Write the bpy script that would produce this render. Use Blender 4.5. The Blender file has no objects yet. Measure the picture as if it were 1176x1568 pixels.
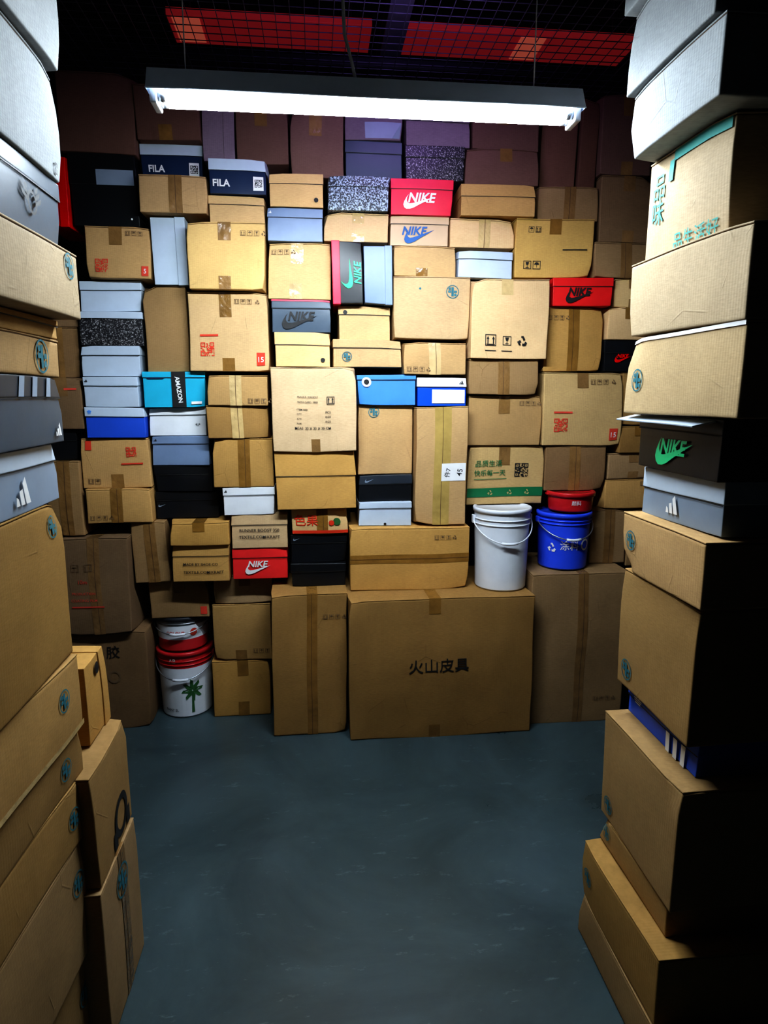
import bpy, math, random
from mathutils import Vector, Matrix, noise
from mathutils.geometry import tessellate_polygon
random.seed(7)
R = math.radians
# ------------------------------------------------------------------ camera
PITCH, YAW, CAMZ, F = R(10.4), R(6.0), 1.65, 1.0
cam_d = bpy.data.cameras.new("camera"); cam = bpy.data.objects.new("camera", cam_d)
bpy.context.scene.collection.objects.link(cam)
cam.location = (0, 0, CAMZ); cam.rotation_euler = (math.pi/2-PITCH, 0, -YAW)
cam_d.sensor_fit = 'VERTICAL'; cam_d.sensor_height = 36; cam_d.lens = 36*1000/1568
cam_d.clip_start = 0.05
bpy.context.scene.camera = cam
right = Vector((math.cos(YAW), -math.sin(YAW), 0))
fwd = Vector((math.sin(YAW)*math.cos(PITCH), math.cos(YAW)*math.cos(PITCH), -math.sin(PITCH)))
up = right.cross(fwd)
C0 = Vector((0, 0, CAMZ))
def ray(u, v): return right*((u-588)/1000)+up*((784-v)/1000)+fwd
def onY(u, v, Y): d = ray(u, v); return C0+d*(Y/d.y)
def onX(u, v, X): d = ray(u, v); return C0+d*(X/d.x)

# ------------------------------------------------------------------ materials
MATS = {}
def newmat(name):
    m = bpy.data.materials.new(name); m.use_nodes = True
    nt = m.node_tree; b = nt.nodes['Principled BSDF']; MATS[name] = m
    return m, nt, b
def N(nt, t, **k):
    n = nt.nodes.new(t)
    for a, v in k.items():
        if a in n.inputs: n.inputs[a].default_value = v
        else: setattr(n, a, v)
    return n
def vary(nt, col, sc, amt, rnd=0.0, coord='Object'):
    tc = N(nt, 'ShaderNodeTexCoord')
    n1 = N(nt, 'ShaderNodeTexNoise', Scale=sc, Detail=5.0, Roughness=0.6)
    nt.links.new(tc.outputs[coord], n1.inputs['Vector'])
    mr = N(nt, 'ShaderNodeMapRange'); mr.inputs['From Min'].default_value = .25; mr.inputs['From Max'].default_value = .75
    mr.inputs['To Min'].default_value = 1-amt; mr.inputs['To Max'].default_value = 1+amt
    nt.links.new(n1.outputs['Fac'], mr.inputs['Value'])
    oi = N(nt, 'ShaderNodeObjectInfo')
    m2 = N(nt, 'ShaderNodeMapRange'); m2.inputs['To Min'].default_value = 1-rnd; m2.inputs['To Max'].default_value = 1+rnd*.6
    nt.links.new(oi.outputs['Random'], m2.inputs['Value'])
    mu = N(nt, 'ShaderNodeMath', operation='MULTIPLY')
    nt.links.new(mr.outputs[0], mu.inputs[0]); nt.links.new(m2.outputs[0], mu.inputs[1])
    hs = N(nt, 'ShaderNodeHueSaturation'); hs.inputs['Color'].default_value = (*col, 1)
    nt.links.new(mu.outputs[0], hs.inputs['Value'])
    # small saturation drift between boxes
    m5 = N(nt, 'ShaderNodeMapRange'); m5.inputs['To Min'].default_value = 1+rnd*.4; m5.inputs['To Max'].default_value = 1-rnd*.9
    fr = N(nt, 'ShaderNodeMath', operation='FRACT'); mm = N(nt, 'ShaderNodeMath', operation='MULTIPLY'); mm.inputs[1].default_value = 7.31
    nt.links.new(oi.outputs['Random'], mm.inputs[0]); nt.links.new(mm.outputs[0], fr.inputs[0]); nt.links.new(fr.outputs[0], m5.inputs['Value'])
    nt.links.new(m5.outputs[0], hs.inputs['Saturation'])
    return hs.outputs['Color'], tc, n1
def cardboard(name, col, rough=.8):
    m, nt, b = newmat(name)
    c, tc, n1 = vary(nt, col, 5, .12, .2)
    mp = N(nt, 'ShaderNodeMapping'); mp.inputs['Scale'].default_value = (40, 40, 220)
    nt.links.new(tc.outputs['Object'], mp.inputs['Vector'])
    n2 = N(nt, 'ShaderNodeTexNoise', Scale=1.5, Detail=3.0); nt.links.new(mp.outputs[0], n2.inputs['Vector'])
    mx = N(nt, 'ShaderNodeMixRGB', blend_type='OVERLAY'); mx.inputs[0].default_value = .22
    nt.links.new(c, mx.inputs[1]); nt.links.new(n2.outputs['Fac'], mx.inputs[2])
    # scuffs
    n4 = N(nt, 'ShaderNodeTexNoise', Scale=16.0, Detail=8.0, Roughness=.8, Distortion=1.0); nt.links.new(tc.outputs['Object'], n4.inputs['Vector'])
    cr = N(nt, 'ShaderNodeValToRGB'); cr.color_ramp.elements[0].position = .65; cr.color_ramp.elements[1].position = .72
    nt.links.new(n4.outputs['Fac'], cr.inputs[0])
    ml = N(nt, 'ShaderNodeMath', operation='MULTIPLY'); ml.inputs[1].default_value = .5; nt.links.new(cr.outputs[0], ml.inputs[0])
    m3 = N(nt, 'ShaderNodeMixRGB'); nt.links.new(ml.outputs[0], m3.inputs[0]); nt.links.new(mx.outputs[0], m3.inputs[1])
    m3.inputs[2].default_value = tuple(min(1, x*1.45+.05) for x in col)+(1,)
    # short creases: voronoi cell borders of a stretched pattern, masked to small patches
    oi = N(nt, 'ShaderNodeObjectInfo'); va = N(nt, 'ShaderNodeVectorMath', operation='ADD'); vm_ = N(nt, 'ShaderNodeMath', operation='MULTIPLY'); vm_.inputs[1].default_value = 37.0
    nt.links.new(oi.outputs['Random'], vm_.inputs[0]); nt.links.new(tc.outputs['Object'], va.inputs[0]); nt.links.new(vm_.outputs[0], va.inputs[1])
    n5 = N(nt, 'ShaderNodeTexVoronoi', feature='DISTANCE_TO_EDGE', Scale=5.0); nt.links.new(va.outputs[0], n5.inputs['Vector'])
    ln = N(nt, 'ShaderNodeMapRange'); ln.inputs['From Min'].default_value = 0; ln.inputs['From Max'].default_value = .012; ln.inputs['To Min'].default_value = 1; ln.inputs['To Max'].default_value = 0
    nt.links.new(n5.outputs['Distance'], ln.inputs['Value'])
    n6 = N(nt, 'ShaderNodeTexNoise', Scale=8.0, Detail=2.0); nt.links.new(va.outputs[0], n6.inputs['Vector'])
    mk = N(nt, 'ShaderNodeMapRange'); mk.inputs['From Min'].default_value = .56; mk.inputs['From Max'].default_value = .66; nt.links.new(n6.outputs['Fac'], mk.inputs['Value'])
    cm = N(nt, 'ShaderNodeMath', operation='MULTIPLY'); nt.links.new(ln.outputs[0], cm.inputs[0]); nt.links.new(mk.outputs[0], cm.inputs[1])
    cd = N(nt, 'ShaderNodeMath', operation='MULTIPLY'); cd.inputs[1].default_value = .22; nt.links.new(cm.outputs[0], cd.inputs[0])
    m4 = N(nt, 'ShaderNodeMixRGB'); nt.links.new(cd.outputs[0], m4.inputs[0]); nt.links.new(m3.outputs[0], m4.inputs[1]); m4.inputs[2].default_value = tuple(x*.35 for x in col)+(1,)
    nt.links.new(m4.outputs[0], b.inputs['Base Color'])
    w = N(nt, 'ShaderNodeTexWave', Scale=36.0, Distortion=.3); nt.links.new(tc.outputs['Object'], w.inputs['Vector'])
    n3 = N(nt, 'ShaderNodeTexNoise', Scale=6.0, Detail=3.0, Distortion=.4); nt.links.new(tc.outputs['Object'], n3.inputs['Vector'])
    b1 = N(nt, 'ShaderNodeBump', Strength=.07, Distance=.002); nt.links.new(w.outputs['Fac'], b1.inputs['Height'])
    b2 = N(nt, 'ShaderNodeBump', Strength=.28, Distance=.010); nt.links.new(n3.outputs['Fac'], b2.inputs['Height'])
    b3 = N(nt, 'ShaderNodeBump', Strength=.35, Distance=.002); nt.links.new(cm.outputs[0], b3.inputs['Height'])
    nt.links.new(b1.outputs[0], b2.inputs['Normal']); nt.links.new(b2.outputs[0], b3.inputs['Normal']); nt.links.new(b3.outputs[0], b.inputs['Normal'])
    b.inputs['Roughness'].default_value = rough
    b.inputs['Specular IOR Level'].default_value = .22
def paper(name, col, rough=.4, amt=.06, rnd=.05, spec=.4, metal=0, bump=.2):
    m, nt, b = newmat(name)
    c, tc, n1 = vary(nt, col, 12, amt, rnd)
    nt.links.new(c, b.inputs['Base Color'])
    n3 = N(nt, 'ShaderNodeTexNoise', Scale=8.0 if bump < .5 else 26.0, Detail=4.0); nt.links.new(tc.outputs['Object'], n3.inputs['Vector'])
    b2 = N(nt, 'ShaderNodeBump', Strength=bump, Distance=.006); nt.links.new(n3.outputs['Fac'], b2.inputs['Height'])
    nt.links.new(b2.outputs[0], b.inputs['Normal'])
    b.inputs['Roughness'].default_value = rough; b.inputs['Specular IOR Level'].default_value = spec
    b.inputs['Metallic'].default_value = metal
cardboard('kraft', (.47, .285, .106)); cardboard('pale', (.64, .44, .23)); cardboard('yellow', (.59, .385, .138))
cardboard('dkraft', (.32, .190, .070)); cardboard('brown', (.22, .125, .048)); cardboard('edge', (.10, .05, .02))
cardboard('kraft_shade', (.35, .217, .086)); cardboard('pale_shade', (.46, .345, .205))  # aisle-stack copies of kraft and pale, dimmer light put into the colour
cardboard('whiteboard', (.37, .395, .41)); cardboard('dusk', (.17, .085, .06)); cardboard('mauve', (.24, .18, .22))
paper('tape', (.25, .135, .038), .2, .25, .15, .7, 0, .8); paper('cleartape', (.58, .42, .20), .13, .2, .1, 1.0, 0, 1.0)
paper('tape_g', (.42, .29, .08), .22, .2, .1, .6, 0, .6)
paper('navy', (.010, .026, .075)); paper('black', (.009, .010, .012), .35); paper('white', (.75, .77, .80))
paper('grey', (.24, .30, .38)); paper('slate', (.05, .075, .105)); paper('bluegrey', (.20, .27, .40)); paper('lightgrey', (.50, .58, .68)); paper('cyan', (.0, .42, .62))
paper('red', (.75, .008, .008)); paper('pink', (.82, .025, .07)); paper('blue', (.07, .27, .72)); paper('royal', (.008, .08, .55))
paper('dgrey', (.028, .036, .048)); paper('green', (.01, .55, .22)); paper('dgreen', (.01, .16, .06)); paper('stamp', (.03, .16, .20), .7)
paper('ink', (.015, .015, .015), .6); paper('inksoft', (.16, .10, .05), .7); paper('redink', (.62, .05, .02), .6); paper('label', (.8, .8, .8)); paper('blueink', (.02, .12, .36), .6)
paper('teal', (.06, .34, .31), .7); paper('plastic_white', (.72, .76, .82), .3); paper('plastic_blue', (.01, .07, .75), .25); paper('plastic_red', (.5, .01, .015), .25)
paper('metal', (.35, .37, .40), .35, .1, 0, .5, .8); paper('leaf', (.03, .12, .035), .5); paper('darksteel', (.03, .032, .04), .5, .1, 0, .4, .3)
paper('meshwire', (.10, .11, .15), .45, .1, 0, .5, .5)
paper('fixture', (.78, .85, .97), .4); paper('cable', (.6, .6, .65), .5); paper('beigebox', (.60, .43, .26), .55)
def speckle(name, a, bcol, scale, th):
    m, nt, b = newmat(name)
    tc = N(nt, 'ShaderNodeTexCoord'); n = N(nt, 'ShaderNodeTexNoise', Scale=scale, Detail=3.0, Roughness=.8)
    nt.links.new(tc.outputs['Object'], n.inputs['Vector'])
    cr = N(nt, 'ShaderNodeValToRGB'); cr.color_ramp.elements[0].position = th; cr.color_ramp.elements[1].position = th+.04
    cr.color_ramp.elements[0].color = (*a, 1); cr.color_ramp.elements[1].color = (*bcol, 1)
    nt.links.new(n.outputs['Fac'], cr.inputs[0]); nt.links.new(cr.outputs[0], b.inputs['Base Color']); b.inputs['Roughness'].default_value = .4
speckle('speckle', (.02, .025, .03), (.45, .55, .66), 130, .50); speckle('speckled', (.012, .012, .015), (.5, .5, .5), 170, .56)
def emis(name, col, s, base=None):
    m, nt, b = newmat(name); b.inputs['Base Color'].default_value = (*(base or col), 1)
    b.inputs['Emission Color'].default_value = (*col, 1); b.inputs['Emission Strength'].default_value = s
emis('tube', (.83, .93, 1.0), 160.0); emis('redglow', (.8, .06, .07), .11); emis('orangeglow', (.9, .22, .14), .22)  # red and orange emission stands in for light on the painted panels
# floor
m, nt, b = newmat('floor_paint')
tc = N(nt, 'ShaderNodeTexCoord')
n1 = N(nt, 'ShaderNodeTexNoise', Scale=1.6, Detail=8.0, Roughness=.65, Distortion=.8); nt.links.new(tc.outputs['Object'], n1.inputs['Vector'])
cr = N(nt, 'ShaderNodeValToRGB'); cr.color_ramp.elements[0].position = .3; cr.color_ramp.elements[1].position = .72
cr.color_ramp.elements[0].color = (.030, .047, .051, 1); cr.color_ramp.elements[1].color = (.066, .100, .108, 1)
nt.links.new(n1.outputs['Fac'], cr.inputs[0])
mp = N(nt, 'ShaderNodeMapping'); mp.inputs['Scale'].default_value = (7, 22, 1); mp.inputs['Rotation'].default_value = (0, 0, .3)
nt.links.new(tc.outputs['Object'], mp.inputs['Vector'])
n2 = N(nt, 'ShaderNodeTexNoise', Scale=1.0, Detail=5.0, Roughness=.8); nt.links.new(mp.outputs[0], n2.inputs['Vector'])
c2 = N(nt, 'ShaderNodeValToRGB'); c2.color_ramp.elements[0].position = .60; c2.color_ramp.elements[1].position = .70
nt.links.new(n2.outputs['Fac'], c2.inputs[0])
mx = N(nt, 'ShaderNodeMixRGB'); mx.inputs[2].default_value = (.24, .31, .34, 1)
ml = N(nt, 'ShaderNodeMath', operation='MULTIPLY'); ml.inputs[1].default_value = .35
nt.links.new(c2.outputs[0], ml.inputs[0]); nt.links.new(ml.outputs[0], mx.inputs[0]); nt.links.new(cr.outputs[0], mx.inputs[1])
nt.links.new(mx.outputs[0], b.inputs['Base Color'])
rr = N(nt, 'ShaderNodeMapRange'); rr.inputs['To Min'].default_value = .18; rr.inputs['To Max'].default_value = .45
nt.links.new(n1.outputs['Fac'], rr.inputs['Value']); nt.links.new(rr.outputs[0], b.inputs['Roughness'])
bp = N(nt, 'ShaderNodeBump', Strength=.12, Distance=.01); nt.links.new(n1.outputs['Fac'], bp.inputs['Height']); nt.links.new(bp.outputs[0], b.inputs['Normal'])
cardboard('wall_paint', (.016, .015, .018)); 

# ------------------------------------------------------------------ geometry collector
class G:
    def __init__(s): s.v = []; s.f = []; s.m = []; s.sm = []; s.names = []
    def mi(s, n):
        if n not in s.names: s.names.append(n)
        return s.names.index(n)
    def add(s, vs, fs, mat, smooth=False):
        o = len(s.v); s.v += [Vector(p) for p in vs]; k = s.mi(mat)
        for f in fs: s.f.append([o+i for i in f]); s.m.append(k); s.sm.append(smooth)
    def box(s, x0, x1, y0, y1, z0, z1, mat, r=.004, cell=.05, M=None):
        def ax(a, b):
            L = b-a; rr = min(r, L*.3)
            c = [a, a+rr]
            if L > 8*rr: c.append(a+2.6*rr)
            lo = c[-1]; hi = b-(lo-a); n = max(1, int((hi-lo)/cell))
            for i in range(1, n): c.append(lo+(hi-lo)*i/n)
            if L > 8*rr: c.append(b-2.6*rr)
            c += [b-rr, b]
            return c, rr
        X, rx = ax(x0, x1); Y, ry = ax(y0, y1); Z, rz = ax(z0, z1); rr = min(rx, ry, rz)
        idx = {}; vs = []; fs = []
        nx, ny, nz = len(X)-1, len(Y)-1, len(Z)-1
        def g(i, j, k):
            if (i, j, k) not in idx:
                p = Vector((X[i], Y[j], Z[k]))
                c = Vector((min(max(p.x, x0+rr), x1-rr), min(max(p.y, y0+rr), y1-rr), min(max(p.z, z0+rr), z1-rr)))
                d = p-c
                if d.length > 1e-9: p = c+d.normalized()*rr
                if M: p = M @ p
                idx[(i, j, k)] = len(vs); vs.append(p)
            return idx[(i, j, k)]
        for i in range(nx):
            for k in range(nz):
                fs.append([g(i, 0, k), g(i+1, 0, k), g(i+1, 0, k+1), g(i, 0, k+1)])
                fs.append([g(i, ny, k), g(i, ny, k+1), g(i+1, ny, k+1), g(i+1, ny, k)])
        for j in range(ny):
            for k in range(nz):
                fs.append([g(0, j, k), g(0, j, k+1), g(0, j+1, k+1), g(0, j+1, k)])
                fs.append([g(nx, j, k), g(nx, j+1, k), g(nx, j+1, k+1), g(nx, j, k+1)])
        for i in range(nx):
            for j in range(ny):
                fs.append([g(i, j, 0), g(i, j+1, 0), g(i+1, j+1, 0), g(i+1, j, 0)])
                fs.append([g(i, j, nz), g(i+1, j, nz), g(i+1, j+1, nz), g(i, j+1, nz)])
        s.add(vs, fs, mat, True)
    def rect(s, x0, x1, z0, z1, mat, y=-.0012, cell=.035):
        nx = max(1, int(abs(x1-x0)/cell)); nz = max(1, int(abs(z1-z0)/cell)); vs = []; fs = []
        for k in range(nz+1):
            for i in range(nx+1): vs.append((x0+(x1-x0)*i/nx, y, z0+(z1-z0)*k/nz))
        for k in range(nz):
            for i in range(nx):
                a = k*(nx+1)+i; fs.append([a, a+1, a+nx+2, a+nx+1])
        s.add(vs, fs, mat)
    def tube(s, pts, r, mat, n=6, close=False):
        pts = [Vector(p) for p in pts]; vs = []; fs = []; L = len(pts)
        for i, p in enumerate(pts):
            t = (pts[min(i+1, L-1)]-pts[max(i-1, 0)]).normalized()
            a = t.cross(Vector((0, 0, 1)));  a = a if a.length > .05 else t.cross(Vector((1, 0, 0))); a.normalize(); b = t.cross(a)
            for k in range(n): q = 2*math.pi*k/n; vs.append(p+(a*math.cos(q)+b*math.sin(q))*r)
        for i in range(L-1):
            for k in range(n): fs.append([i*n+k, i*n+(k+1) % n, (i+1)*n+(k+1) % n, (i+1)*n+k])
        fs.append(list(range(n))[::-1]); fs.append([(L-1)*n+k for k in range(n)])
        s.add(vs, fs, mat, True)
    def lathe(s, prof, mat, n=48, c=(0, 0, 0)):
        vs = []; fs = []
        for (r, z) in prof:
            for k in range(n): q = 2*math.pi*k/n; vs.append((c[0]+r*math.cos(q), c[1]+r*math.sin(q), c[2]+z))
        for i in range(len(prof)-1):
            for k in range(n): fs.append([i*n+k, i*n+(k+1) % n, (i+1)*n+(k+1) % n, (i+1)*n+k])
        s.add(vs, fs, mat, True)
    def make(s, name, M=None, warp=None):
        me = bpy.data.meshes.new(name)
        vs = [warp(p) for p in s.v] if warp else s.v
        me.from_pydata([tuple(p) for p in vs], [], s.f)
        for n in s.names: me.materials.append(MATS[n])
        me.polygons.foreach_set('material_index', s.m); me.polygons.foreach_set('use_smooth', s.sm); me.update()
        o = bpy.data.objects.new(name, me); bpy.context.scene.collection.objects.link(o)
        if M: o.matrix_world = M
        return o
# ------------------------------------------------------------------ 2D art (unit width, centred)
TC = {}
def text_geo(t, bold=.012):
    bold = .03 if t in ('NIKE', 'FILA', 'AMAZON') else .006
    if t in TC: return TC[t]
    cu = bpy.data.curves.new('t', 'FONT'); cu.body = t; cu.resolution_u = 3; cu.offset = bold; cu.align_x = 'CENTER'
    cu.space_line = .95
    ob = bpy.data.objects.new('t', cu); bpy.context.scene.collection.objects.link(ob)
    dg = bpy.context.evaluated_depsgraph_get(); me = ob.evaluated_get(dg).to_mesh()
    vs = [(v.co.x, v.co.y) for v in me.vertices]; fs = [list(p.vertices) for p in me.polygons]
    ob.evaluated_get(dg).to_mesh_clear(); bpy.data.objects.remove(ob); bpy.data.curves.remove(cu)
    if vs:
        x0 = min(v[0] for v in vs); x1 = max(v[0] for v in vs); y0 = min(v[1] for v in vs); y1 = max(v[1] for v in vs); W = max(x1-x0, 1e-6)
        sh = .22 if t in ('NIKE',) else 0
        vs = [((x-(x0+x1)/2)/W+sh*(y-(y0+y1)/2)/W, (y-(y0+y1)/2)/W) for x, y in vs]
    TC[t] = (vs, fs); return TC[t]
def poly(pts):
    tr = tessellate_polygon([[Vector((x, y, 0)) for x, y in pts]]); return (pts, [list(t) for t in tr])
SW = [(1, .42), (.75, .30), (.5, .18), (.35, .10), (.22, .055), (.10, .05), (.03, .10), (0, .18), (.03, .28), (.10, .40), (.17, .48), (.12, .38), (.11, .30), (.14, .24), (.20, .215), (.30, .225), (.5, .275), (.75, .35)]
SWOOSH = poly([(x-.5, y-.25) for x, y in SW])
def quads(rs):
    vs = []; fs = []
    for x0, y0, x1, y1 in rs: o = len(vs); vs += [(x0, y0), (x1, y0), (x1, y1), (x0, y1)]; fs.append([o, o+1, o+2, o+3])
    return vs, fs
def qr(seed):
    rn = random.Random(seed); n = 15; rs = []
    for i in range(n):
        for j in range(n):
            fnd = [(0, 0), (0, n-5), (n-5, 0)]; on = rn.random() < .5
            for a, b in fnd:
                if a <= i < a+5 and b <= j < b+5: di, dj = i-a, j-b; on = di in (0, 4) or dj in (0, 4) or (di == 2 and dj == 2)
            if on: rs.append((i/n-.5, .5-(j+1)/n, (i+1)/n-.5, .5-j/n))
    return quads(rs)
def frame(t=.06):
    return [(-.5, -.5, .5, -.5+t), (-.5, .5-t, .5, .5), (-.5, -.5, -.5+t, .5), (.5-t, -.5, .5, .5)]
def ring(r0, r1, n=24):
    vs = []; fs = []
    for k in range(n): q = 2*math.pi*k/n; vs += [(r0*math.cos(q), r0*math.sin(q)), (r1*math.cos(q), r1*math.sin(q))]
    for k in range(n): a = 2*k; b = 2*((k+1) % n); fs.append([a, a+1, b+1, b])
    return vs, fs
def merge(*gs):
    vs = []; fs = []
    for v, f in gs: o = len(vs); vs += list(v); fs += [[o+i for i in q] for q in f]
    return vs, fs
def disc(r, cx=0, cy=0, n=20, sx=1, sy=1, rot=0):
    vs = []
    for k in range(n):
        q = 2*math.pi*k/n; x = r*sx*math.cos(q); y = r*sy*math.sin(q)
        vs.append((cx+x*math.cos(rot)-y*math.sin(rot), cy+x*math.sin(rot)+y*math.cos(rot)))
    return vs, [list(range(n))]
ARROWS = merge(quads(frame(.07)+[(-.3, -.32, -.2, .1), (.2, -.32, .3, .1), (-.38, -.4, .38, -.33)]), poly([(-.38, .08), (-.12, .08), (-.25, .36)]), poly([(.12, .08), (.38, .08), (.25, .36)]))
UMB = merge(quads(frame(.07)+[(-.03, -.3, .03, .1)]), poly([(-.33, .05), (.33, .05), (.2, .28), (0, .36), (-.2, .28)]))
GLASS = merge(quads(frame(.07)+[(-.03, -.3, .03, .0), (-.2, -.36, .2, -.28)]), poly([(-.22, .36), (.22, .36), (.12, -.02), (-.12, -.02)]))
STAMP = merge(ring(.44, .5), quads([(-.09, -.34, .09, .34), (-.34, -.07, -.12, .09), (.12, -.07, .34, .09)]), disc(.1, -.22, .22), disc(.1, .22, -.22))
STRIPES = merge(poly([(-.5, -.35), (-.28, -.35), (-.36, -.14), (-.5+.02, -.08)]), poly([(-.2, -.35), (.04, -.35), (-.08, .12), (-.28, .06)][::1]), poly([(.12, -.35), (.42, -.35), (.14, .45), (-.04, .28)][::1]))
TREF = merge(disc(.28, 0, .18, sx=.62, sy=1), disc(.28, -.22, .08, sx=.62, sy=1, rot=.8), disc(.28, .22, .08, sx=.62, sy=1, rot=-.8), quads([(-.4, -.22, .4, -.16), (-.34, -.32, .34, -.26), (-.26, -.42, .26, -.36)]))
RECYC = merge(poly([(-.1, .45), (.12, .45), (.3, .12), (.12, .05), (0, .28), (-.1, .28)]), poly([(-.48, -.05), (-.2, .1), (-.05, -.1), (-.22, -.12), (-.1, -.35), (-.3, -.35)]), poly([(.02, -.42), (.35, -.42), (.48, -.15), (.3, -.02), (.2, -.22), (.02, -.2)]))
WING = merge(ring(.17, .23), *[poly([(s*.2, .05+.11*k), (s*(.5-.06*k), .18+.1*k), (s*(.44-.06*k), .06+.1*k), (s*.2, -.03+.11*k)]) for s in (-1, 1) for k in range(3)])
ART = dict(swoosh=SWOOSH, arrows=ARROWS, umb=UMB, glass=GLASS, stamp=STAMP, stripes=STRIPES, trefoil=TREF, recyc=RECYC, wing=WING, disc=disc(.5, n=24), ring=ring(.34, .5))
ART['leafblade'] = poly([(0, -.05), (.25, .10), (.62, .0), (.5, -.12), (.25, -.1)])
ART['trunk'] = poly([(-.08, -.5), (.08, -.5), (.04, .5), (-.04, .5)])
ART['bevelstripe'] = poly([(-.5, -.5), (.1, -.5), (.5, .5), (-.1, .5)])
def decals(g, w, h, ds, y0=0):
    lay = 0
    for d in ds:
        k = d[0]; lay += 1; y = y0-.0016-.0003*lay
        if k == 'rect': _, a, b2, c, e, mt = d; g.rect(a*w, c*w, (1-e)*h, (1-b2)*h, mt, y); continue
        if k == 'text': _, t, cx, cy, wf, mt = d[:6]; rot = d[6] if len(d) > 6 else 0; vs, fs = text_geo(t)
        elif k == 'qr': _, cx, cy, wf, mt = d[:5]; rot = 0; vs, fs = qr(cx*100+w)
        else:
            _, cx, cy, wf, mt = d[:5]; rot = d[5] if len(d) > 5 else 0; vs, fs = ART[k]
        c, s_ = math.cos(R(rot)), math.sin(R(rot)); W = wf*w
        g.add([(cx*w+(x*c-z*s_)*W, y, (1-cy)*h+(x*s_+z*c)*W) for x, z in vs], fs, mt)
def mkwarp(w, d, h, seed, amp=.007, bulge=.004, dent=1):
    rn = random.Random(seed); off = Vector((rn.uniform(0, 50), rn.uniform(0, 50), rn.uniform(0, 50)))
    dl = []
    for _ in range(dent):
        c = Vector((rn.choice((0, w)), 0, rn.choice((0, h, h)))); dl.append((c, rn.uniform(.005, .017), rn.uniform(.05, .1)))
    ctr = Vector((w/2, d/2, h/2)); shear = rn.uniform(-.02, .02)
    def f(p):
        q = p+noise.noise_vector(p*3.2+off)*amp
        fx = min(max(p.x/w, 0), 1); fz = min(max(p.z/h, 0), 1); fy = min(max(p.y/d, 0), 1)
        q.y -= bulge*math.sin(math.pi*fx)*math.sin(math.pi*fz)*(1-fy)
        for c, a, r in dl:
            L = (p-c).length
            if L < r: q += (ctr-c).normalized()*a*(1-L/r)**1.3
        q.x += shear*(fz-.5)*h
        return q
    return f
SEED = [0]
def carton(w, h, d, mat, M, o, amp=.008):
    SEED[0] += 1; rn = random.Random(SEED[0]); g = G(); amp = o.get('amp', amp)
    ft = .004
    g.box(0, w, 0, d, 0, h-ft-.0012, mat, .003, .045)
    if o.get('flaps', True):
        g.box(-.0005, w+.0005, -.0008, d*.5-.001, h-ft, h, mat, .0012, .06)
        g.box(-.0005, w+.0005, d*.5+.001, d, h-ft, h, mat, .0012, .06)
        g.box(w*.002, w*.998, .001, .004, h-.004-.0014, h-.003, 'edge', .0003, .1)
    tp = o.get('tape', rn.choice(['tb', 't', 'f', 'tb', 't'])); tw = o.get('tw', .055)/2; cx = o.get('tx', .5+rn.uniform(-.05, .05))*w
    tm = o.get('tm', 'tape'); sk = rn.uniform(-.006, .006)
    for ch in tp:
        if ch == 't': L = min(h*.36, rn.uniform(.06, .11)); g.rect(cx-tw, cx+tw, h-L, h+.0005, tm, -.0014)
        if ch == 'b': L = min(h*.28, rn.uniform(.05, .09)); g.rect(cx-tw+sk, cx+tw+sk, .0, L, tm, -.0010)
        if ch == 'f': g.rect(cx-tw, cx+tw, 0, h, tm, -.0014); g.rect(cx-.0012+sk, cx+.0012+sk, 0, h, 'edge', -.0018)
        if ch == 'h': zc = o.get('tz', .5)*h; g.rect(0, w, zc-tw*.8, zc+tw*.8, tm, -.0010); g.rect(0, w, zc-.0015, zc+.0015, 'edge', -.0016)
    if tp and 'h' not in tp:
        o0 = len(g.v); g.rect(cx-tw, cx+tw, 0, d, tm, 0)
        for i in range(o0, len(g.v)): p = g.v[i]; g.v[i] = Vector((p.x, p.z, h+.0008))
    ds = o.get('d', [])
    if not ds and w > .24 and h > .12 and mat not in ('dusk', 'mauve', 'whiteboard') and rn.random() < .45:   # faint shipping icons
        s_ = .022/w; x0 = rn.choice((.08, .72)); y0 = rn.choice((.16, .84))
        ds = [(k_, x0+i_*s_*1.35, y0, s_, 'inksoft') for i_, k_ in enumerate(('arrows', 'umb', 'glass', 'recyc'))]
    decals(g, w, h, ds, -.0006)
    g.make('cardboard_box', M, mkwarp(w, d, h, SEED[0]*3, amp, o.get('bulge', .005), 2))
def shoebox(w, h, d, mat, M, o, amp=.004):
    SEED[0] += 1; rn = random.Random(SEED[0]); g = G(); i = .003; lid = o.get('lid', .34); lm = o.get('lidmat', mat); sd = o.get('side')
    if sd == 'L':
        g.box(w*.15, w-.001, i, d-i, i, h-i, mat, .0015); g.box(0, w*lid, 0, d, 0, h, lm, .0015)
    elif sd == 'R':
        g.box(.001, w*.85, i, d-i, i, h-i, mat, .0015); g.box(w*(1-lid), w, 0, d, 0, h, lm, .0015)
    else:
        g.box(i, w-i, i, d-i, 0, h*.9, mat, .0015)
        a = rn.uniform(-.012, .012)
        g.box(0, w, 0, d, h*(1-lid), h, lm, .0016, M=Matrix.Translation((w/2, 0, h)) @ Matrix.Rotation(a, 4, 'Y') @ Matrix.Translation((-w/2, 0, -h)))
        g.rect(w*.004, w*.996, h*(1-lid)-.0022, h*(1-lid)+.0004, 'ink', -.0006)
    if o.get('tissue'):   # wrapping sheet hanging out from under the lid
        g.box(-.03, w*.92, -.055, .0, h-.008, h-.004, 'lightgrey', .0008, .03, M=Matrix.Translation((0, 0, h)) @ Matrix.Rotation(.22, 4, 'X') @ Matrix.Translation((0, 0, -h)))
    decals(g, w, h, o.get('d', []))
    g.make('shoe_box', M, mkwarp(w, d, h, SEED[0]*5, amp, .002, 1))
def build(kind, w, h, d, mat, M, o):
    (carton if kind == 'C' else shoebox)(w, h, d, mat, M, o)

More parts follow.
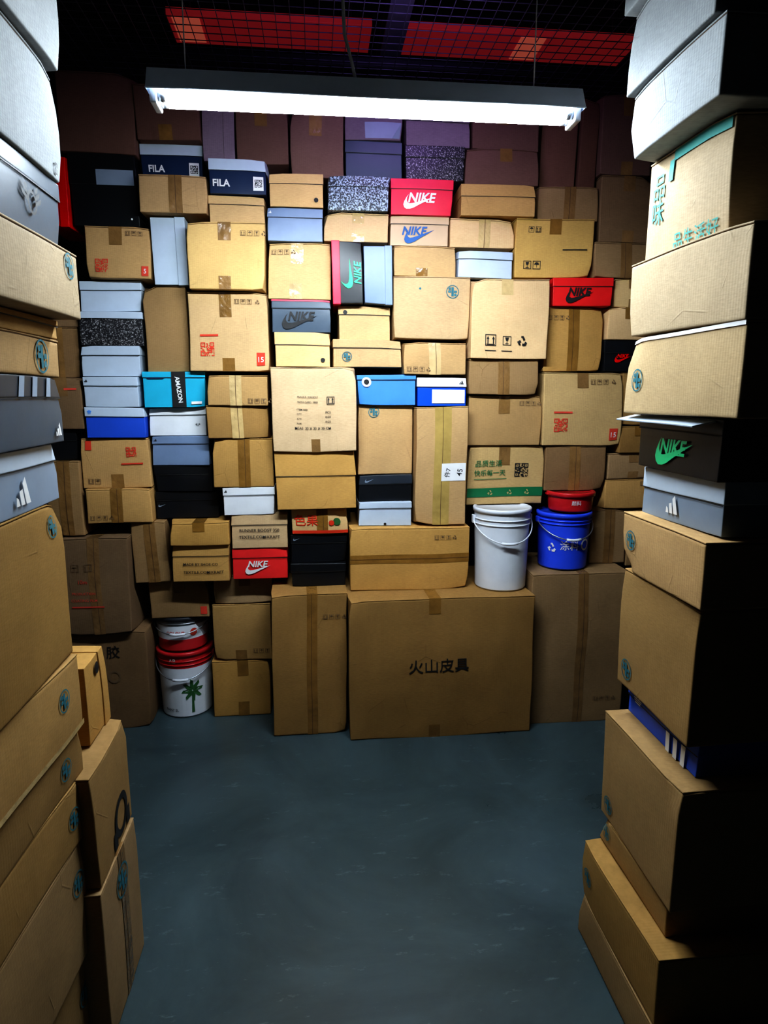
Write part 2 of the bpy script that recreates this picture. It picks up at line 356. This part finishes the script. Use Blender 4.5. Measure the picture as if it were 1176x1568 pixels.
# ------------------------------------------------------------------ wall of boxes (front rectangles estimated in image pixels, projected onto assumed front planes)
def T(s, cx, cy, wf, m='ink', rot=0): return ('text', s, cx, cy, wf, m, rot)
RQ = [('qr', .22, .72, .17, 'redink'), ('rect', .84, .76, .95, .93, 'redink'), T('15', .895, .85, .07, 'label'), ('rect', .13, .53, .36, .555, 'redink'), ('arrows', .62, .12, .06, 'inksoft'), ('umb', .70, .12, .06, 'inksoft'), ('glass', .78, .12, .06, 'inksoft'), ('recyc', .88, .12, .06, 'inksoft')]
RQ2 = [('qr', .24, .76, .2, 'redink'), ('rect', .86, .76, .97, .95, 'redink'), T('5', .915, .855, .04, 'label'), ('arrows', .66, .13, .07, 'inksoft'), ('umb', .76, .13, .07, 'inksoft'), ('glass', .86, .13, .07, 'inksoft')]
B = [
 # upper unlit rows
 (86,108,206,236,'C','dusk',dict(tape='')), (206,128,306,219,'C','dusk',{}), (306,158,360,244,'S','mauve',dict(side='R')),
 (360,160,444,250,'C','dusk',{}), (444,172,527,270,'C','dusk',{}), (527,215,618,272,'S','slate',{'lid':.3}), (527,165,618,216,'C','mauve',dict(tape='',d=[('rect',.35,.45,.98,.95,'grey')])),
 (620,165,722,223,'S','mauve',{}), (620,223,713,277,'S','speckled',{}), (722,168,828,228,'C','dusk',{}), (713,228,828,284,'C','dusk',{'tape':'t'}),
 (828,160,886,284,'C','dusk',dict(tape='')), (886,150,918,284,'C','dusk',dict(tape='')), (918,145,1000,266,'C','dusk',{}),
 # left
 (60,234,105,346,'S','red',dict(side='R')),
 (105,232,211,344,'S','black',dict(lid=.42,d=[('rect',.4,.22,.96,.43,'grey'),('disc',.88,.9,.03,'label')],dy=.02)),
 (212,216,313,268,'S','navy',dict(lid=.30,lidmat='lightgrey',d=[T('FILA',.26,.68,.27,'label'),('rect',.78,.5,.94,.86,'label'),('qr',.86,.68,.12,'ink')])),
 (318,242,411,298,'S','navy',dict(lid=.33,lidmat='lightgrey',d=[T('FILA',.22,.70,.3,'label'),('rect',.77,.5,.95,.9,'label'),('qr',.86,.7,.13,'ink')])),
 (212,266,318,330,'C','kraft',dict(tape='f')), (318,298,408,341,'S','pale',{'lid':.3}),
 (408,265,497,318,'S','pale',dict(lid=.3,d=[('disc',.86,.78,.08,'ink')])), (406,317,496,370,'S','bluegrey',dict(lid=.28,d=[('stripes',.05,.12,.06,'label')])),
 (500,269,597,324,'S','speckle',{'lid':.3}),
 (597,273,695,330,'S','pink',dict(lid=.28,d=[T('NIKE',.5,.53,.42,'label'),('swoosh',.45,.66,.5,'label')])),
 (705,281,822,333,'S','kraft',{'lid':.38}), (822,283,919,336,'C','dkraft',dict(tape='f')), (919,268,1000,370,'C','brown',{}),
 (496,323,596,370,'C','pale',dict(tape='tb',tm='cleartape')),
 (596,330,688,378,'S','beigebox',dict(lid=.26,d=[T('NIKE',.42,.50,.4,'blueink'),('swoosh',.5,.68,.52,'blueink',4)])),
 (688,332,789,378,'C','pale',dict(tape='f',tm='cleartape')),
 (789,334,909,420,'C','yellow',dict(tape='t',d=[('arrows',.28,.18,.07,'ink'),('umb',.19,.18,.07,'ink'),('glass',.16,.78,.1,'ink'),('umb',.28,.78,.1,'ink'),('rect',.6,.51,.92,.53,'ink')])),
 (909,370,1000,424,'C','dkraft',dict(tape='f')),
 (130,346,231,428,'C','kraft',dict(tape='t',d=RQ2)), (231,326,286,432,'S','lightgrey',dict(side='R',lid=.3)),
 (286,339,408,445,'C','yellow',dict(tape='tb',dy=-.03)), (408,370,508,457,'C','yellow',dict(tape='tb',tm='cleartape')),
 (508,367,556,468,'S','black',dict(side='L',lid=.26,lidmat='pink',d=[('swoosh',.58,.52,.95,'green',72),T('NIKE',.83,.5,.7,'green',90)])),
 (556,375,602,468,'S','bluegrey',dict(side='R',lid=.26)),
 (602,376,700,422,'C','pale',dict(tape='b')), (700,384,786,427,'S','lightgrey',dict(lid=.3)),
 (602,422,720,523,'C','pale',dict(tape='',d=[('stamp',.76,.24,.17,'stamp'),('disc',.34,.2,.03,'stamp')],dy=-.03)),
 (720,426,841,549,'C','pale',dict(tape='t',tm='cleartape',dy=-.03,d=[('arrows',.25,.77,.14,'ink'),('glass',.46,.77,.11,'ink'),('recyc',.66,.77,.14,'ink'),('rect',.18,.895,.32,.905,'ink'),('rect',.39,.895,.53,.905,'ink')])),
 (845,425,940,468,'S','red',dict(lid=.3,d=[T('NIKE',.44,.5,.36,'ink'),('swoosh',.44,.68,.46,'ink')])),
 (940,426,1000,470,'C','yellow',{}), (832,470,924,569,'C','kraft',dict(tape='f')), (930,471,1000,520,'C','pale',dict(tape='t')),
 (924,521,1000,566,'S','black',dict(lid=.4,lidmat='black',d=[('swoosh',.38,.6,.34,'red'),T('NIKE',.38,.5,.22,'red')])),
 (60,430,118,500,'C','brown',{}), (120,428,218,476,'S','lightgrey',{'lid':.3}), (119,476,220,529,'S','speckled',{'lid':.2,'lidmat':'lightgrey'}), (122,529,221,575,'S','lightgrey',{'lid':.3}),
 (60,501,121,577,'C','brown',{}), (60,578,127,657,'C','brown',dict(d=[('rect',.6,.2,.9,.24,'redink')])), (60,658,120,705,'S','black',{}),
 (126,576,213,622,'S','lightgrey',dict(lid=.3,d=[('stripes',.06,.14,.06,'ink')])), (130,623,225,670,'S','royal',dict(lid=.3,lidmat='lightgrey',d=[('trefoil',.08,.15,.08,'blue')])),
 (220,438,288,565,'C','dkraft',dict(tape='')),
 (288,446,413,571,'C','pale',dict(tape='tb',d=RQ,dy=-.03)),
 (414,458,508,508,'S','slate',dict(lid=.26,lidmat='slate',d=[T('NIKE',.5,.5,.42,'ink'),('swoosh',.47,.67,.6,'ink'),('rect',0,.0,1,.05,'pink')])),
 (420,508,507,557,'S','pale',dict(lid=.36,d=[('disc',.86,.8,.08,'ink')])),
 (517,464,600,517,'S','pale',dict(lid=.24,d=[('disc',.13,.18,.08,'ink')])), (508,517,617,567,'S','pale',dict(lid=.3,d=[('stamp',.2,.62,.14,'stamp')])),
 (617,524,713,578,'C','kraft',dict(tape='f',tm='cleartape')),
 (213,566,316,622,'S','cyan',dict(lid=.16,d=[('rect',.46,0,.68,1,'ink'),T('AMAZON',.57,.5,.42,'label',-84),('rect',.08,.16,.34,.2,'navy'),('rect',.76,.84,.94,.92,'label')])),
 (316,573,412,621,'C','kraft',dict(tape='f',tm='cleartape')), (316,621,414,671,'C','dkraft',dict(tape='f',tm='cleartape')),
 (225,623,317,666,'S','white',dict(lid=.26,d=[('wing',.85,.62,.09,'ink')])), (228,667,322,711,'S','bluegrey',dict(lid=.26,d=[('stripes',.06,.12,.06,'ink')])), (234,712,327,751,'S','black',{}), (236,752,336,796,'S','black',dict(lid=.3,d=[('swoosh',.1,.5,.12,'grey')])),
 (414,557,546,690,'C','pale',dict(tape='b',dy=-.04,tw=.04,d=[T('ITEM NO.',.36,.49,.13),T('QTY.',.325,.545,.06),T('G.W.',.325,.60,.06),T('N.W.',.325,.655,.06),T('PCS',.66,.52,.06),T('KGS',.66,.575,.06),T('KGS',.66,.63,.06),T('MEAS  35 X 35 X 35 CM',.48,.71,.42),('arrows',.69,.38,.09,'ink'),T('FRAGILE / HANDLE',.42,.34,.24),T('WITH CARE / FEES',.42,.40,.24)])),
 (546,569,638,620,'S','blue',dict(lid=.16,d=[('disc',.16,.24,.16,'label'),('disc',.16,.24,.09,'ink')])),
 (638,578,716,622,'S','royal',dict(lid=.32,lidmat='white',d=[('rect',.3,.42,.96,.9,'label'),('stripes',.9,.16,.1,'ink')])),
 (547,620,634,726,'C','kraft',dict(tape='',d=[('stamp',.28,.1,.2,'stamp')])),
 (634,622,716,805,'C','kraft',dict(tape='f',tm='tape_g',tw=.08,d=[('rect',.5,.47,.98,.62,'label'),T('件7',.62,.55,.18,'ink',80),T('45',.86,.55,.14,'ink',80)],dy=-.03)),
 (716,549,825,605,'C','dkraft',dict(tape='f')), (716,605,832,680,'C','kraft',dict(tape='t')),
 (716,681,832,771,'C','yellow',dict(tape='t',d=[('rect',0,.72,1,.87,'dgreen'),('qr',.69,.42,.18,'ink'),('recyc',.3,.8,.07,'yellow'),('recyc',.55,.8,.07,'yellow'),('recyc',.78,.8,.07,'yellow'),T('品质生活',.26,.30,.34,'dgreen'),T('快乐每一天',.28,.46,.40,'dgreen'),('rect',.08,.56,.5,.57,'dgreen')])),
 (828,569,953,682,'C','yellow',dict(tape='t',d=RQ,dy=-.03)), (834,683,927,750,'C','brown',dict(tape='f')),
 (950,570,1005,650,'C','dkraft',{}), (948,651,1005,693,'C','dkraft',{}), (929,694,1005,732,'C','dkraft',{}), (925,733,1005,780,'C','kraft',dict(tape='')), (903,781,960,866,'C','dkraft',dict(tape='f')), (960,781,1005,866,'C','dkraft',{}),
 (325,672,420,745,'C','kraft',dict(tape='f',tx=.52)), (340,746,423,790,'S','white',dict(lid=.28,d=[('stripes',.06,.13,.06,'ink')])),
 (420,691,546,776,'S','kraft',dict(lid=.42,dy=-.03)),
 (547,727,632,767,'S','black',dict(lid=.34,lidmat='dgrey',d=[('swoosh',.2,.2,.18,'grey')])), (548,768,631,806,'S','lightgrey',dict(lid=.26,d=[('disc',.5,.92,.05,'ink')])),
 (119,670,232,747,'C','kraft',dict(tape='b',d=[('qr',.74,.28,.15,'redink'),('rect',.07,.05,.16,.24,'redink'),('arrows',.12,.86,.08,'inksoft'),('umb',.22,.86,.08,'inksoft'),('rect',.58,.5,.9,.53,'redink')])),
 (60,706,131,822,'C','dkraft',dict(tape='f')), (131,747,237,798,'C','kraft',dict(tape='f')), (60,798,96,980,'C','brown',{}),
 (190,798,258,887,'C','dkraft',dict(tape='f',tx=.55)), (258,797,352,834,'C','kraft',dict(tape='t')),
 (262,834,352,880,'S','kraft',dict(lid=.3,d=[T('MADE BY SHOE CO',.5,.52,.6),T('TEXTILE.COM/KRAFT',.55,.74,.7)])),
 (352,786,442,838,'S','pale',dict(lid=.3,d=[T('RUNNER BOOST 350',.5,.46,.7),T('TEXTILE.COM/KRAFT',.5,.66,.72)])),
 (355,839,442,883,'S','red',dict(lid=.3,d=[T('NIKE',.46,.5,.34,'label'),('swoosh',.46,.68,.46,'label')])),
 (445,777,534,816,'C','pale',dict(tape='f',d=[T('色果',.25,.45,.42,'redink'),('rect',.0,.85,1,.97,'redink'),('disc',.8,.5,.14,'leaf'),('disc',.7,.55,.1,'redink')])),
 (444,817,532,861,'S','black',dict(lid=.3,d=[('swoosh',.1,.16,.12,'grey')])), (444,862,531,902,'S','black',{}),
 (534,806,719,903,'C','kraft',dict(tape='h',tm='tape',Y=3.04,dep=.45,bulge=.008)),
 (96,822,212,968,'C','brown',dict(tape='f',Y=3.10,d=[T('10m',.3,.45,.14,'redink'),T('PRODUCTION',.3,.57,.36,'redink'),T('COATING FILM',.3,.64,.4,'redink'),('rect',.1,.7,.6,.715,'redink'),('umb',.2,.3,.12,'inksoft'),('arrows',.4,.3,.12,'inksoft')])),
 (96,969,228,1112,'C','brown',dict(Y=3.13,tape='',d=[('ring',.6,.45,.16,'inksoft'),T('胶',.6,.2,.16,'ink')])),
 (228,887,321,946,'C','dkraft',dict(tape='t',Y=3.2,d=[('rect',.86,.72,.97,.92,'redink')])),
 (326,881,417,923,'C','kraft',dict(Y=3.2,tape='t')), (326,924,416,1010,'C','kraft',dict(Y=3.2,tape='b')), (326,1011,415,1097,'C','kraft',dict(Y=3.2,tape='tb')),
 (415,906,532,1126,'C','dkraft',dict(Y=2.97,dep=.5,tape='f',tw=.05,tm='tape')),
 (533,916,821,1128,'C','dkraft',dict(Y=2.89,dep=.62,tape='tb',tx=.455,d=[T('火山皮具',.48,.47,.32,'ink')],bulge=.012)),
 (806,872,957,1106,'C','dkraft',dict(Y=2.96,dep=.5,tape='f',tw=.05,tx=.53)),
]
rects = []
for i, (l, t, r, b_, k, mt, o) in enumerate(B):
    rn = random.Random(i*11+3)
    Y = o.get('Y', 3.12+rn.uniform(-.03, .03)+o.get('dy', 0)+(.05 if l < 240 and b_ > 420 else 0)+(.05 if b_ < 290 and t < 235 else 0))
    vm = (t+b_)/2; um = (l+r)/2
    rects.append(dict(l=onY(l, vm, Y).x, r=onY(r, vm, Y).x, t=onY(um, t, Y).z, b=onY(um, b_, Y).z, Y=Y, d=o.get('dep', .34+rn.uniform(-.03, .03)), i=i))
for q in rects:
    if q['b'] < .06: q['b'] = 0.002
for _ in range(3):
    for a in range(len(rects)):
        for c in range(a+1, len(rects)):
            p, q = rects[a], rects[c]
            px = min(p['r'], q['r'])-max(p['l'], q['l']); pz = min(p['t'], q['t'])-max(p['b'], q['b'])
            if px > 0 and pz > 0:
                if px < pz:
                    L, Rr = (p, q) if p['l']+p['r'] < q['l']+q['r'] else (q, p); mid = (L['r']+Rr['l'])/2; L['r'] = mid; Rr['l'] = mid
                else:
                    D, U = (p, q) if p['t']+p['b'] < q['t']+q['b'] else (q, p); mid = (D['t']+U['b'])/2; D['t'] = mid; U['b'] = mid
for q in sorted(rects, key=lambda e: e['b']):
    best = 0
    for p in rects:
        if p is not q and min(p['r'], q['r'])-max(p['l'], q['l']) > .03 and p['t'] <= q['b']+.004: best = max(best, p['t'])
    if 0 < q['b']-best < .05: q['b'] = best
for q, e in zip(rects, B):
    l, t, r, b_, k, mt, o = e; g_ = .0032; rn = random.Random(l*7+t)
    w = q['r']-q['l']-2*g_; h = q['t']-q['b']-.003
    yaw = Matrix.Translation((w/2, 0, 0)) @ Matrix.Rotation(R(rn.uniform(-1.2, 1.2) if w < .5 else 0), 4, 'Z') @ Matrix.Translation((-w/2, 0, 0))
    M = Matrix.Translation((q['l']+g_, q['Y'], q['b']+.0005)) @ yaw
    build(k, w, h, q['d'], mt, M, o)
def rectof(l, t): return [q for q, e in zip(rects, B) if e[:2] == (l, t)][0]

# ------------------------------------------------------------------ aisle stacks
def side(col, sgn, Yf, first=0.0):
    z = first
    for e in col:
        uf, vf, near, k, mt, o = e; yf = Yf+o.get('yo', 0)
        P = onY(uf, vf, yf); X = P.x; zt = P.z
        yn = onX(near[0], near[1], X).y if isinstance(near, tuple) else near
        w = yf-yn; h = zt-z-.002; rot = R(o.get('rot', 0)); dep = o.get('dep', .42)
        o = dict(o); o.setdefault('amp', .005); o.setdefault('bulge', .003)
        if sgn > 0:
            Rm = Matrix.Rotation(-math.pi/2+rot, 4, 'Z'); M = Matrix.Translation((X, yf, z+.001)) @ Rm
        else:
            Rm = Matrix.Rotation(math.pi/2+rot, 4, 'Z'); org = Vector((X, yf, z+.001))-Rm @ Vector((w, 0, 0)); M = Matrix.Translation(org) @ Rm
        build(k, w, h, dep, mt, M, o); z = zt
ST = lambda x, y, s=.2: ('stamp', x, y, s, 'stamp')
RS = [
 (888,1365,1.2,'C','kraft_shade',dict(tape='')), (894,1283,(1008,1480),'C','kraft_shade',dict(tape='',d=[ST(.12,.5,.12)])),
 (921,1240,(1021,1398),'C','kraft_shade',dict(tape='',d=[ST(.12,.45,.13)])), (928,1088,(1042,1218),'C','kraft_shade',dict(tape='',dep=.45,d=[ST(.12,.85,.13)])),
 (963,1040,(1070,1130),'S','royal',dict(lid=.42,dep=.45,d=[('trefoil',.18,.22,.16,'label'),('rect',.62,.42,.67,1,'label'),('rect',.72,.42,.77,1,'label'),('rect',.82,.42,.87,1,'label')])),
 (956,868,(1071,938),'C','kraft_shade',dict(tape='',d=[ST(.15,.84,.16)])), (957,783,(1080,838),'C','kraft',dict(tape='',d=[ST(.13,.45,.14)])),
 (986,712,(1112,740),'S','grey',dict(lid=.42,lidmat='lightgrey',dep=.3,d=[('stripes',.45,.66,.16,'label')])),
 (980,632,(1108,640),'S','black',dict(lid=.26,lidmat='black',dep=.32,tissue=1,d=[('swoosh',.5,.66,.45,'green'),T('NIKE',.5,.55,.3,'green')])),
 (963,519,(1145,491),'C','pale_shade',dict(tape='',d=[ST(.14,.55,.12),('rect',.0,.0,1,.045,'label')])), (967,406,(1155,352),'C','pale_shade',dict(tape='')),
 (997,252,(1128,165),'C','pale_shade',dict(tape='',bulge=.008,d=[T('品\n味',.17,.42,.17,'teal'),T('品生活好',.66,.90,.5,'teal'),('rect',.35,.02,.98,.12,'teal'),('rect',.30,.1,.36,.3,'teal')])),
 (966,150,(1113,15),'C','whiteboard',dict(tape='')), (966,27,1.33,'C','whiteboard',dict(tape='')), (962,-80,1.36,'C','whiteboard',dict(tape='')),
]
side(RS, 1, 1.70)
LS = [
 (139,1430,1.0,'C','kraft_shade',dict(tape='',rot=-3,d=[ST(.88,.4,.12)])), (133,1265,1.02,'C','kraft_shade',dict(tape='',rot=-3,d=[ST(.84,.3,.12)])),
 (130,1178,1.0,'C','kraft_shade',dict(tape='',rot=-4,d=[ST(.85,.5,.1)])), (122,1110,1.0,'C','kraft_shade',dict(tape='',rot=-3,d=[ST(.82,.5,.1)])), (118,1000,1.0,'C','kraft_shade',dict(tape='',rot=-3,d=[ST(.82,.4,.1),('rect',0,.9,1,.97,'cleartape')])),
 (92,764,1.05,'C','kraft_shade',dict(tape='',d=[ST(.87,.14,.11)])),
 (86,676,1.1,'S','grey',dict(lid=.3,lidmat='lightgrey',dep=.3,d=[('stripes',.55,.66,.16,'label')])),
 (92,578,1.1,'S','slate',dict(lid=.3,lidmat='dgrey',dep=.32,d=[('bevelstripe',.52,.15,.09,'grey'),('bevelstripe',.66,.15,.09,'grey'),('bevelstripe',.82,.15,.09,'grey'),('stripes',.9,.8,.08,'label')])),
 (88,520,1.05,'C','kraft_shade',dict(tape='',d=[ST(.8,.5,.14)])), (88,492,1.05,'S','kraft',dict(lid=.3)),
 (118,392,1.0,'C','pale_shade',dict(tape='',dep=.5,d=[ST(.9,.24,.10)])), (90,283,1.1,'S','slate',dict(lid=.25,dep=.34,lidmat='slate',d=[('wing',.62,.55,.22,'ink')])),
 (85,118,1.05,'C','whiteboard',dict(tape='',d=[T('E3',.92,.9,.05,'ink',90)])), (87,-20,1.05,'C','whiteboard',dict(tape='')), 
]
side(LS, -1, 1.53)
CS = [
 (206,1248,(153,1350),'C','kraft_shade',dict(tape='f',d=[ST(.5,.2,.3)],dep=.5)), (192,1097,(136,1160),'C','kraft_shade',dict(tape='',dep=.5,d=[('ring',.65,.75,.4,'ink'),('rect',.4,.8,.5,.96,'ink'),('rect',.8,.8,.9,.96,'ink')])),
 (160,985,1.62,'S','kraft',dict(lid=.3,dep=.36,side='R',d=[('disc',.5,.15,.2,'ink')])),
]
side(CS, -1, 1.78)

# ------------------------------------------------------------------ paint buckets
def bucket(u, z0, z1, Yc, r, bands, handle=True, art=(), lid='plastic_white', hm='metal', hang=-.6):
    X = onY(u, 900, Yc).x; h = z1-z0-.001; g = G(); rb = r*.88
    rad = lambda z: rb+(r-.006-rb)*z/h
    prev = 0
    g.lathe([(.001, 0.002), (rb-.012, .0), (rb-.003, .002), (rb, .008)], bands[0][1])
    for f, mt in bands:
        zz = [prev*h+(f-prev)*h*k/4 for k in range(5)]; zz[0] = max(zz[0], .008)
        g.lathe([(rad(a), a) for a in zz], mt); prev = f
    top = bands[-1][1]
    for zz in (.80, .86):
        g.lathe([(rad(zz*h), zz*h), (rad(zz*h)+.005, zz*h+.001), (rad(zz*h)+.005, zz*h+.005), (rad(zz*h), zz*h+.006)], top)
    g.lathe([(r-.006, h-.022), (r, h-.021), (r+.001, h-.004), (r-.003, h), (r-.012, h), (r-.016, h-.006), (.001, h-.006)], lid)
    for s in (-1, 1):
        g.box(s*(r+.000)-.007, s*(r+.000)+.007, -.014, .014, h*.80, h*.90, top, .002)
    if handle:
        pts = []
        for k in range(25):
            a = math.pi*k/24; ca = math.cos(a); sa = math.sin(a)
            pts.append((-(r+.004)*ca, -(r+.010)*sa, h*.85+hang*r*sa))
        g.tube(pts, .0032, hm); g.tube(pts[10:15], .007, 'plastic_white', 8)
    for d in art:
        k, a0, zc, W, mt = d[:5]; rot = R(d[5]) if len(d) > 5 else 0
        vs, fs = text_geo(k[1:]) if k[0] == '#' else ART[k]
        o0 = []
        for x, z in vs:
            x, z = x*math.cos(rot)-z*math.sin(rot), x*math.sin(rot)+z*math.cos(rot)
            zz = zc*h+z*W; q = -math.pi/2+a0+x*W/r; rr = rad(zz)+.0025; o0.append((rr*math.cos(q), rr*math.sin(q), zz))
        g.add(o0, fs, mt)
    return g.make('paint_bucket', Matrix.Translation((X, Yc, z0)))
zt = rectof(533, 916)['t']-.0005
bucket(765, zt, rectof(716, 681)['b'], 3.08, .142, [(1, 'plastic_white')], hm='plastic_white', hang=-.7)
bb = rectof(834, 683); zb = rectof(806, 872)['t']-.0005; hh = bb['b']-zb
bucket(858, zb, zb+hh*.74, 3.12, .136, [(.25, 'plastic_blue'), (1, 'plastic_blue')], lid='plastic_blue', art=[('#涂料', -.1, .45, .10, 'label'), ('recyc', -.8, .4, .05, 'label'), ('ring', .6, .45, .06, 'label')])
bucket(866, zb+hh*.74+.001, bb['b'], 3.12, .120, [(.5, 'plastic_red'), (1, 'plastic_red')], handle=False, lid='plastic_red', art=[('#颜料', -.1, .5, .05, 'label')])
z3 = rectof(228, 887)['b']
bucket(278, .001, z3*.66, 3.33, .143, [(.76, 'plastic_white'), (1, 'plastic_red')], lid='plastic_red', art=[('trunk', .40, .22, .10, 'leaf')]+[('leafblade', .40, .42, .10, 'leaf', a) for a in range(10, 370, 45)]+[('#PAINT 5L', -.45, .12, .08, 'ink'), ('#AB', -.3, .88, .04, 'label')], hang=-.6)
bucket(277, z3*.66+.001, z3, 3.33, .138, [(.35, 'plastic_red'), (.75, 'plastic_white'), (1, 'metal')], lid='darksteel', art=[('#COLOUR', -.1, .55, .10, 'redink'), ('disc', .6, .55, .04, 'redink')], hang=-.4)

# ------------------------------------------------------------------ fluorescent fixture
LX0, LX1, LY, LZ = -.42, .78, 2.06, 2.455
g = G()
cx = (LX0+LX1)/2; hl = (LX1-LX0)/2
def sheet(pts, mat, x0, x1):
    vs = []; fs = []
    for (y, z) in pts: vs += [(x0, y, z), (x1, y, z)]
    for i in range(len(pts)-1): fs.append([2*i, 2*i+1, 2*i+3, 2*i+2])
    g.add(vs, fs, mat)
a, b2 = -hl-.02, hl+.02
HT = .070
sheet([(-.058, .006), (-.057, .010), (-.026, HT), (.026, HT), (.057, .010), (.058, .006), (.054, .008), (.024, HT-.003), (-.024, HT-.003), (-.054, .008), (-.058, .006)], 'fixture', a, b2)
g.box(a+.01, b2-.01, -.020, .020, .024, HT-.003, 'fixture', .003, .3)
g.tube([(a, -.059, .007), (b2, -.059, .007)], .0022, 'fixture', 8)
for s in (-1, 1):
    xx = s*(hl+.004)
    g.box(xx-.010, xx+.010, -.040, .040, -.022, .028, 'plastic_white', .004)
    g.add([(s*(hl+.02), -.057, .008), (s*(hl+.02), .057, .008), (s*(hl+.02), .026, HT), (s*(hl+.02), -.026, HT)], [[0, 1, 2, 3]], 'fixture')
for yy in (-.021, .021):
    g.tube([(-hl+.01+(2*hl-.02)*k/12, yy, 0) for k in range(13)], .0135, 'tube', 14)
    for s in (-1, 1): g.tube([(s*(hl-.008), yy, 0), (s*(hl-.026), yy, 0)], .0142, 'metal', 14)
ZM = 3.05
for xx in (-hl+.08, hl-.12):
    g.tube([(xx, 0, HT), (xx, 0, ZM-LZ-.004)], .002, 'cable')
fx = g.make('fluorescent_light_fixture', Matrix.Translation((cx, LY, LZ)))
g = G()
g.tube([(.135, LY, LZ+HT+.003), (.125, LY+.005, LZ+.12), (.105, LY+.02, LZ+.2), (.10, LY+.03, LZ+.34), (.10, LY+.04, ZM-.006)], .005, 'cable', 8)
g.make('power_cable')

# ------------------------------------------------------------------ room shell
def slab(name, x0, x1, y0, y1, z0, z1, mat):
    g = G(); g.box(x0, x1, y0, y1, z0, z1, mat, .001, 5); return g.make(name)
XL, XR, YB, YFt, ZC = -1.45, 1.85, 3.72, -1.3, 3.75
slab('floor', XL, XR, YFt, YB, -.1, 0, 'floor_paint')
slab('wall_back', XL, XR, YB, YB+.1, 0, ZC, 'wall_paint'); slab('wall_left', XL-.1, XL, YFt, YB, 0, ZC, 'wall_paint')
slab('wall_right', XR, XR+.1, YFt, YB, 0, ZC, 'wall_paint'); slab('wall_front', XL, XR, YFt-.1, YFt, 0, ZC, 'wall_paint')
slab('ceiling', XL, XR, YFt, YB, ZC, ZC+.1, 'wall_paint')
g = G(); sp = .055; th = .0014
x = XL+.01
while x < XR: g.box(x-th, x+th, YFt, YB, ZM-th, ZM+th, 'meshwire', .0003, 9); x += sp
y = YFt+.02
while y < YB: g.box(XL, XR, y-th, y+th, ZM+th, ZM+3*th, 'meshwire', .0003, 9); y += sp
g.make('wire_mesh_ceiling')
g = G()
for y in (1.2, 2.2, 3.18): g.box(XL, XR, y-.015, y+.015, ZM+.006, ZM+.045, 'darksteel', .003, 2)
g.make('ceiling_rail')
g = G()
for xx in (.36,):
    g.box(xx-.045, xx+.045, YFt, YB, ZM+.05, ZM+.058, 'meshwire', .001, 2); g.box(xx-.045, xx+.045, YFt, YB, ZM+.132, ZM+.14, 'darksteel', .001, 2); g.box(xx-.004, xx+.004, YFt, YB, ZM+.055, ZM+.135, 'darksteel', .001, 2)
g.make('steel_beam')
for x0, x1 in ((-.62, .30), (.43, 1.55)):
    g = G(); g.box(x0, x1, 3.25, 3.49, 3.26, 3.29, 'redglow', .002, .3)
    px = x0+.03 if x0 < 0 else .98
    g.box(px, px+.12, 3.27, 3.47, 3.257, 3.262, 'orangeglow', .001, .3)  # brightly lit patch of the panel, done as emission
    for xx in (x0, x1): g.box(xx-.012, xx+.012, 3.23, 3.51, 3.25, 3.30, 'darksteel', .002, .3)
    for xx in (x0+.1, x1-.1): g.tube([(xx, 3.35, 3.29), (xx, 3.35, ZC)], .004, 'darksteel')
    g.make('red_glow_panel')

# ------------------------------------------------------------------ added purple fill light + world
def area(name, loc, rot, sx, sy, col, e):
    L = bpy.data.lights.new(name, 'AREA'); L.shape = 'RECTANGLE'; L.size = sx; L.size_y = sy; L.color = col; L.energy = e
    o = bpy.data.objects.new(name, L); o.location = loc; o.rotation_euler = rot; bpy.context.scene.collection.objects.link(o)
area('purple_fill_light', (.4, 2.45, 2.95), (R(65), 0, 0), .5, .05, (.55, .32, 1.0), 2.3)  # added lamp without a visible source, tints the unlit top rows
w = bpy.data.worlds.new('world'); bpy.context.scene.world = w; w.use_nodes = True
w.node_tree.nodes['Background'].inputs[0].default_value = (.02, .025, .05, 1); w.node_tree.nodes['Background'].inputs[1].default_value = .2
vs = bpy.context.scene.view_settings; vs.view_transform = 'Standard'; vs.exposure = 0.1; vs.gamma = 1
for lk in ('High Contrast', 'Medium High Contrast', 'None'):
    try: vs.look = lk; print('look', lk); break
    except Exception as ex: print(ex)
print('objs', len(bpy.data.objects))
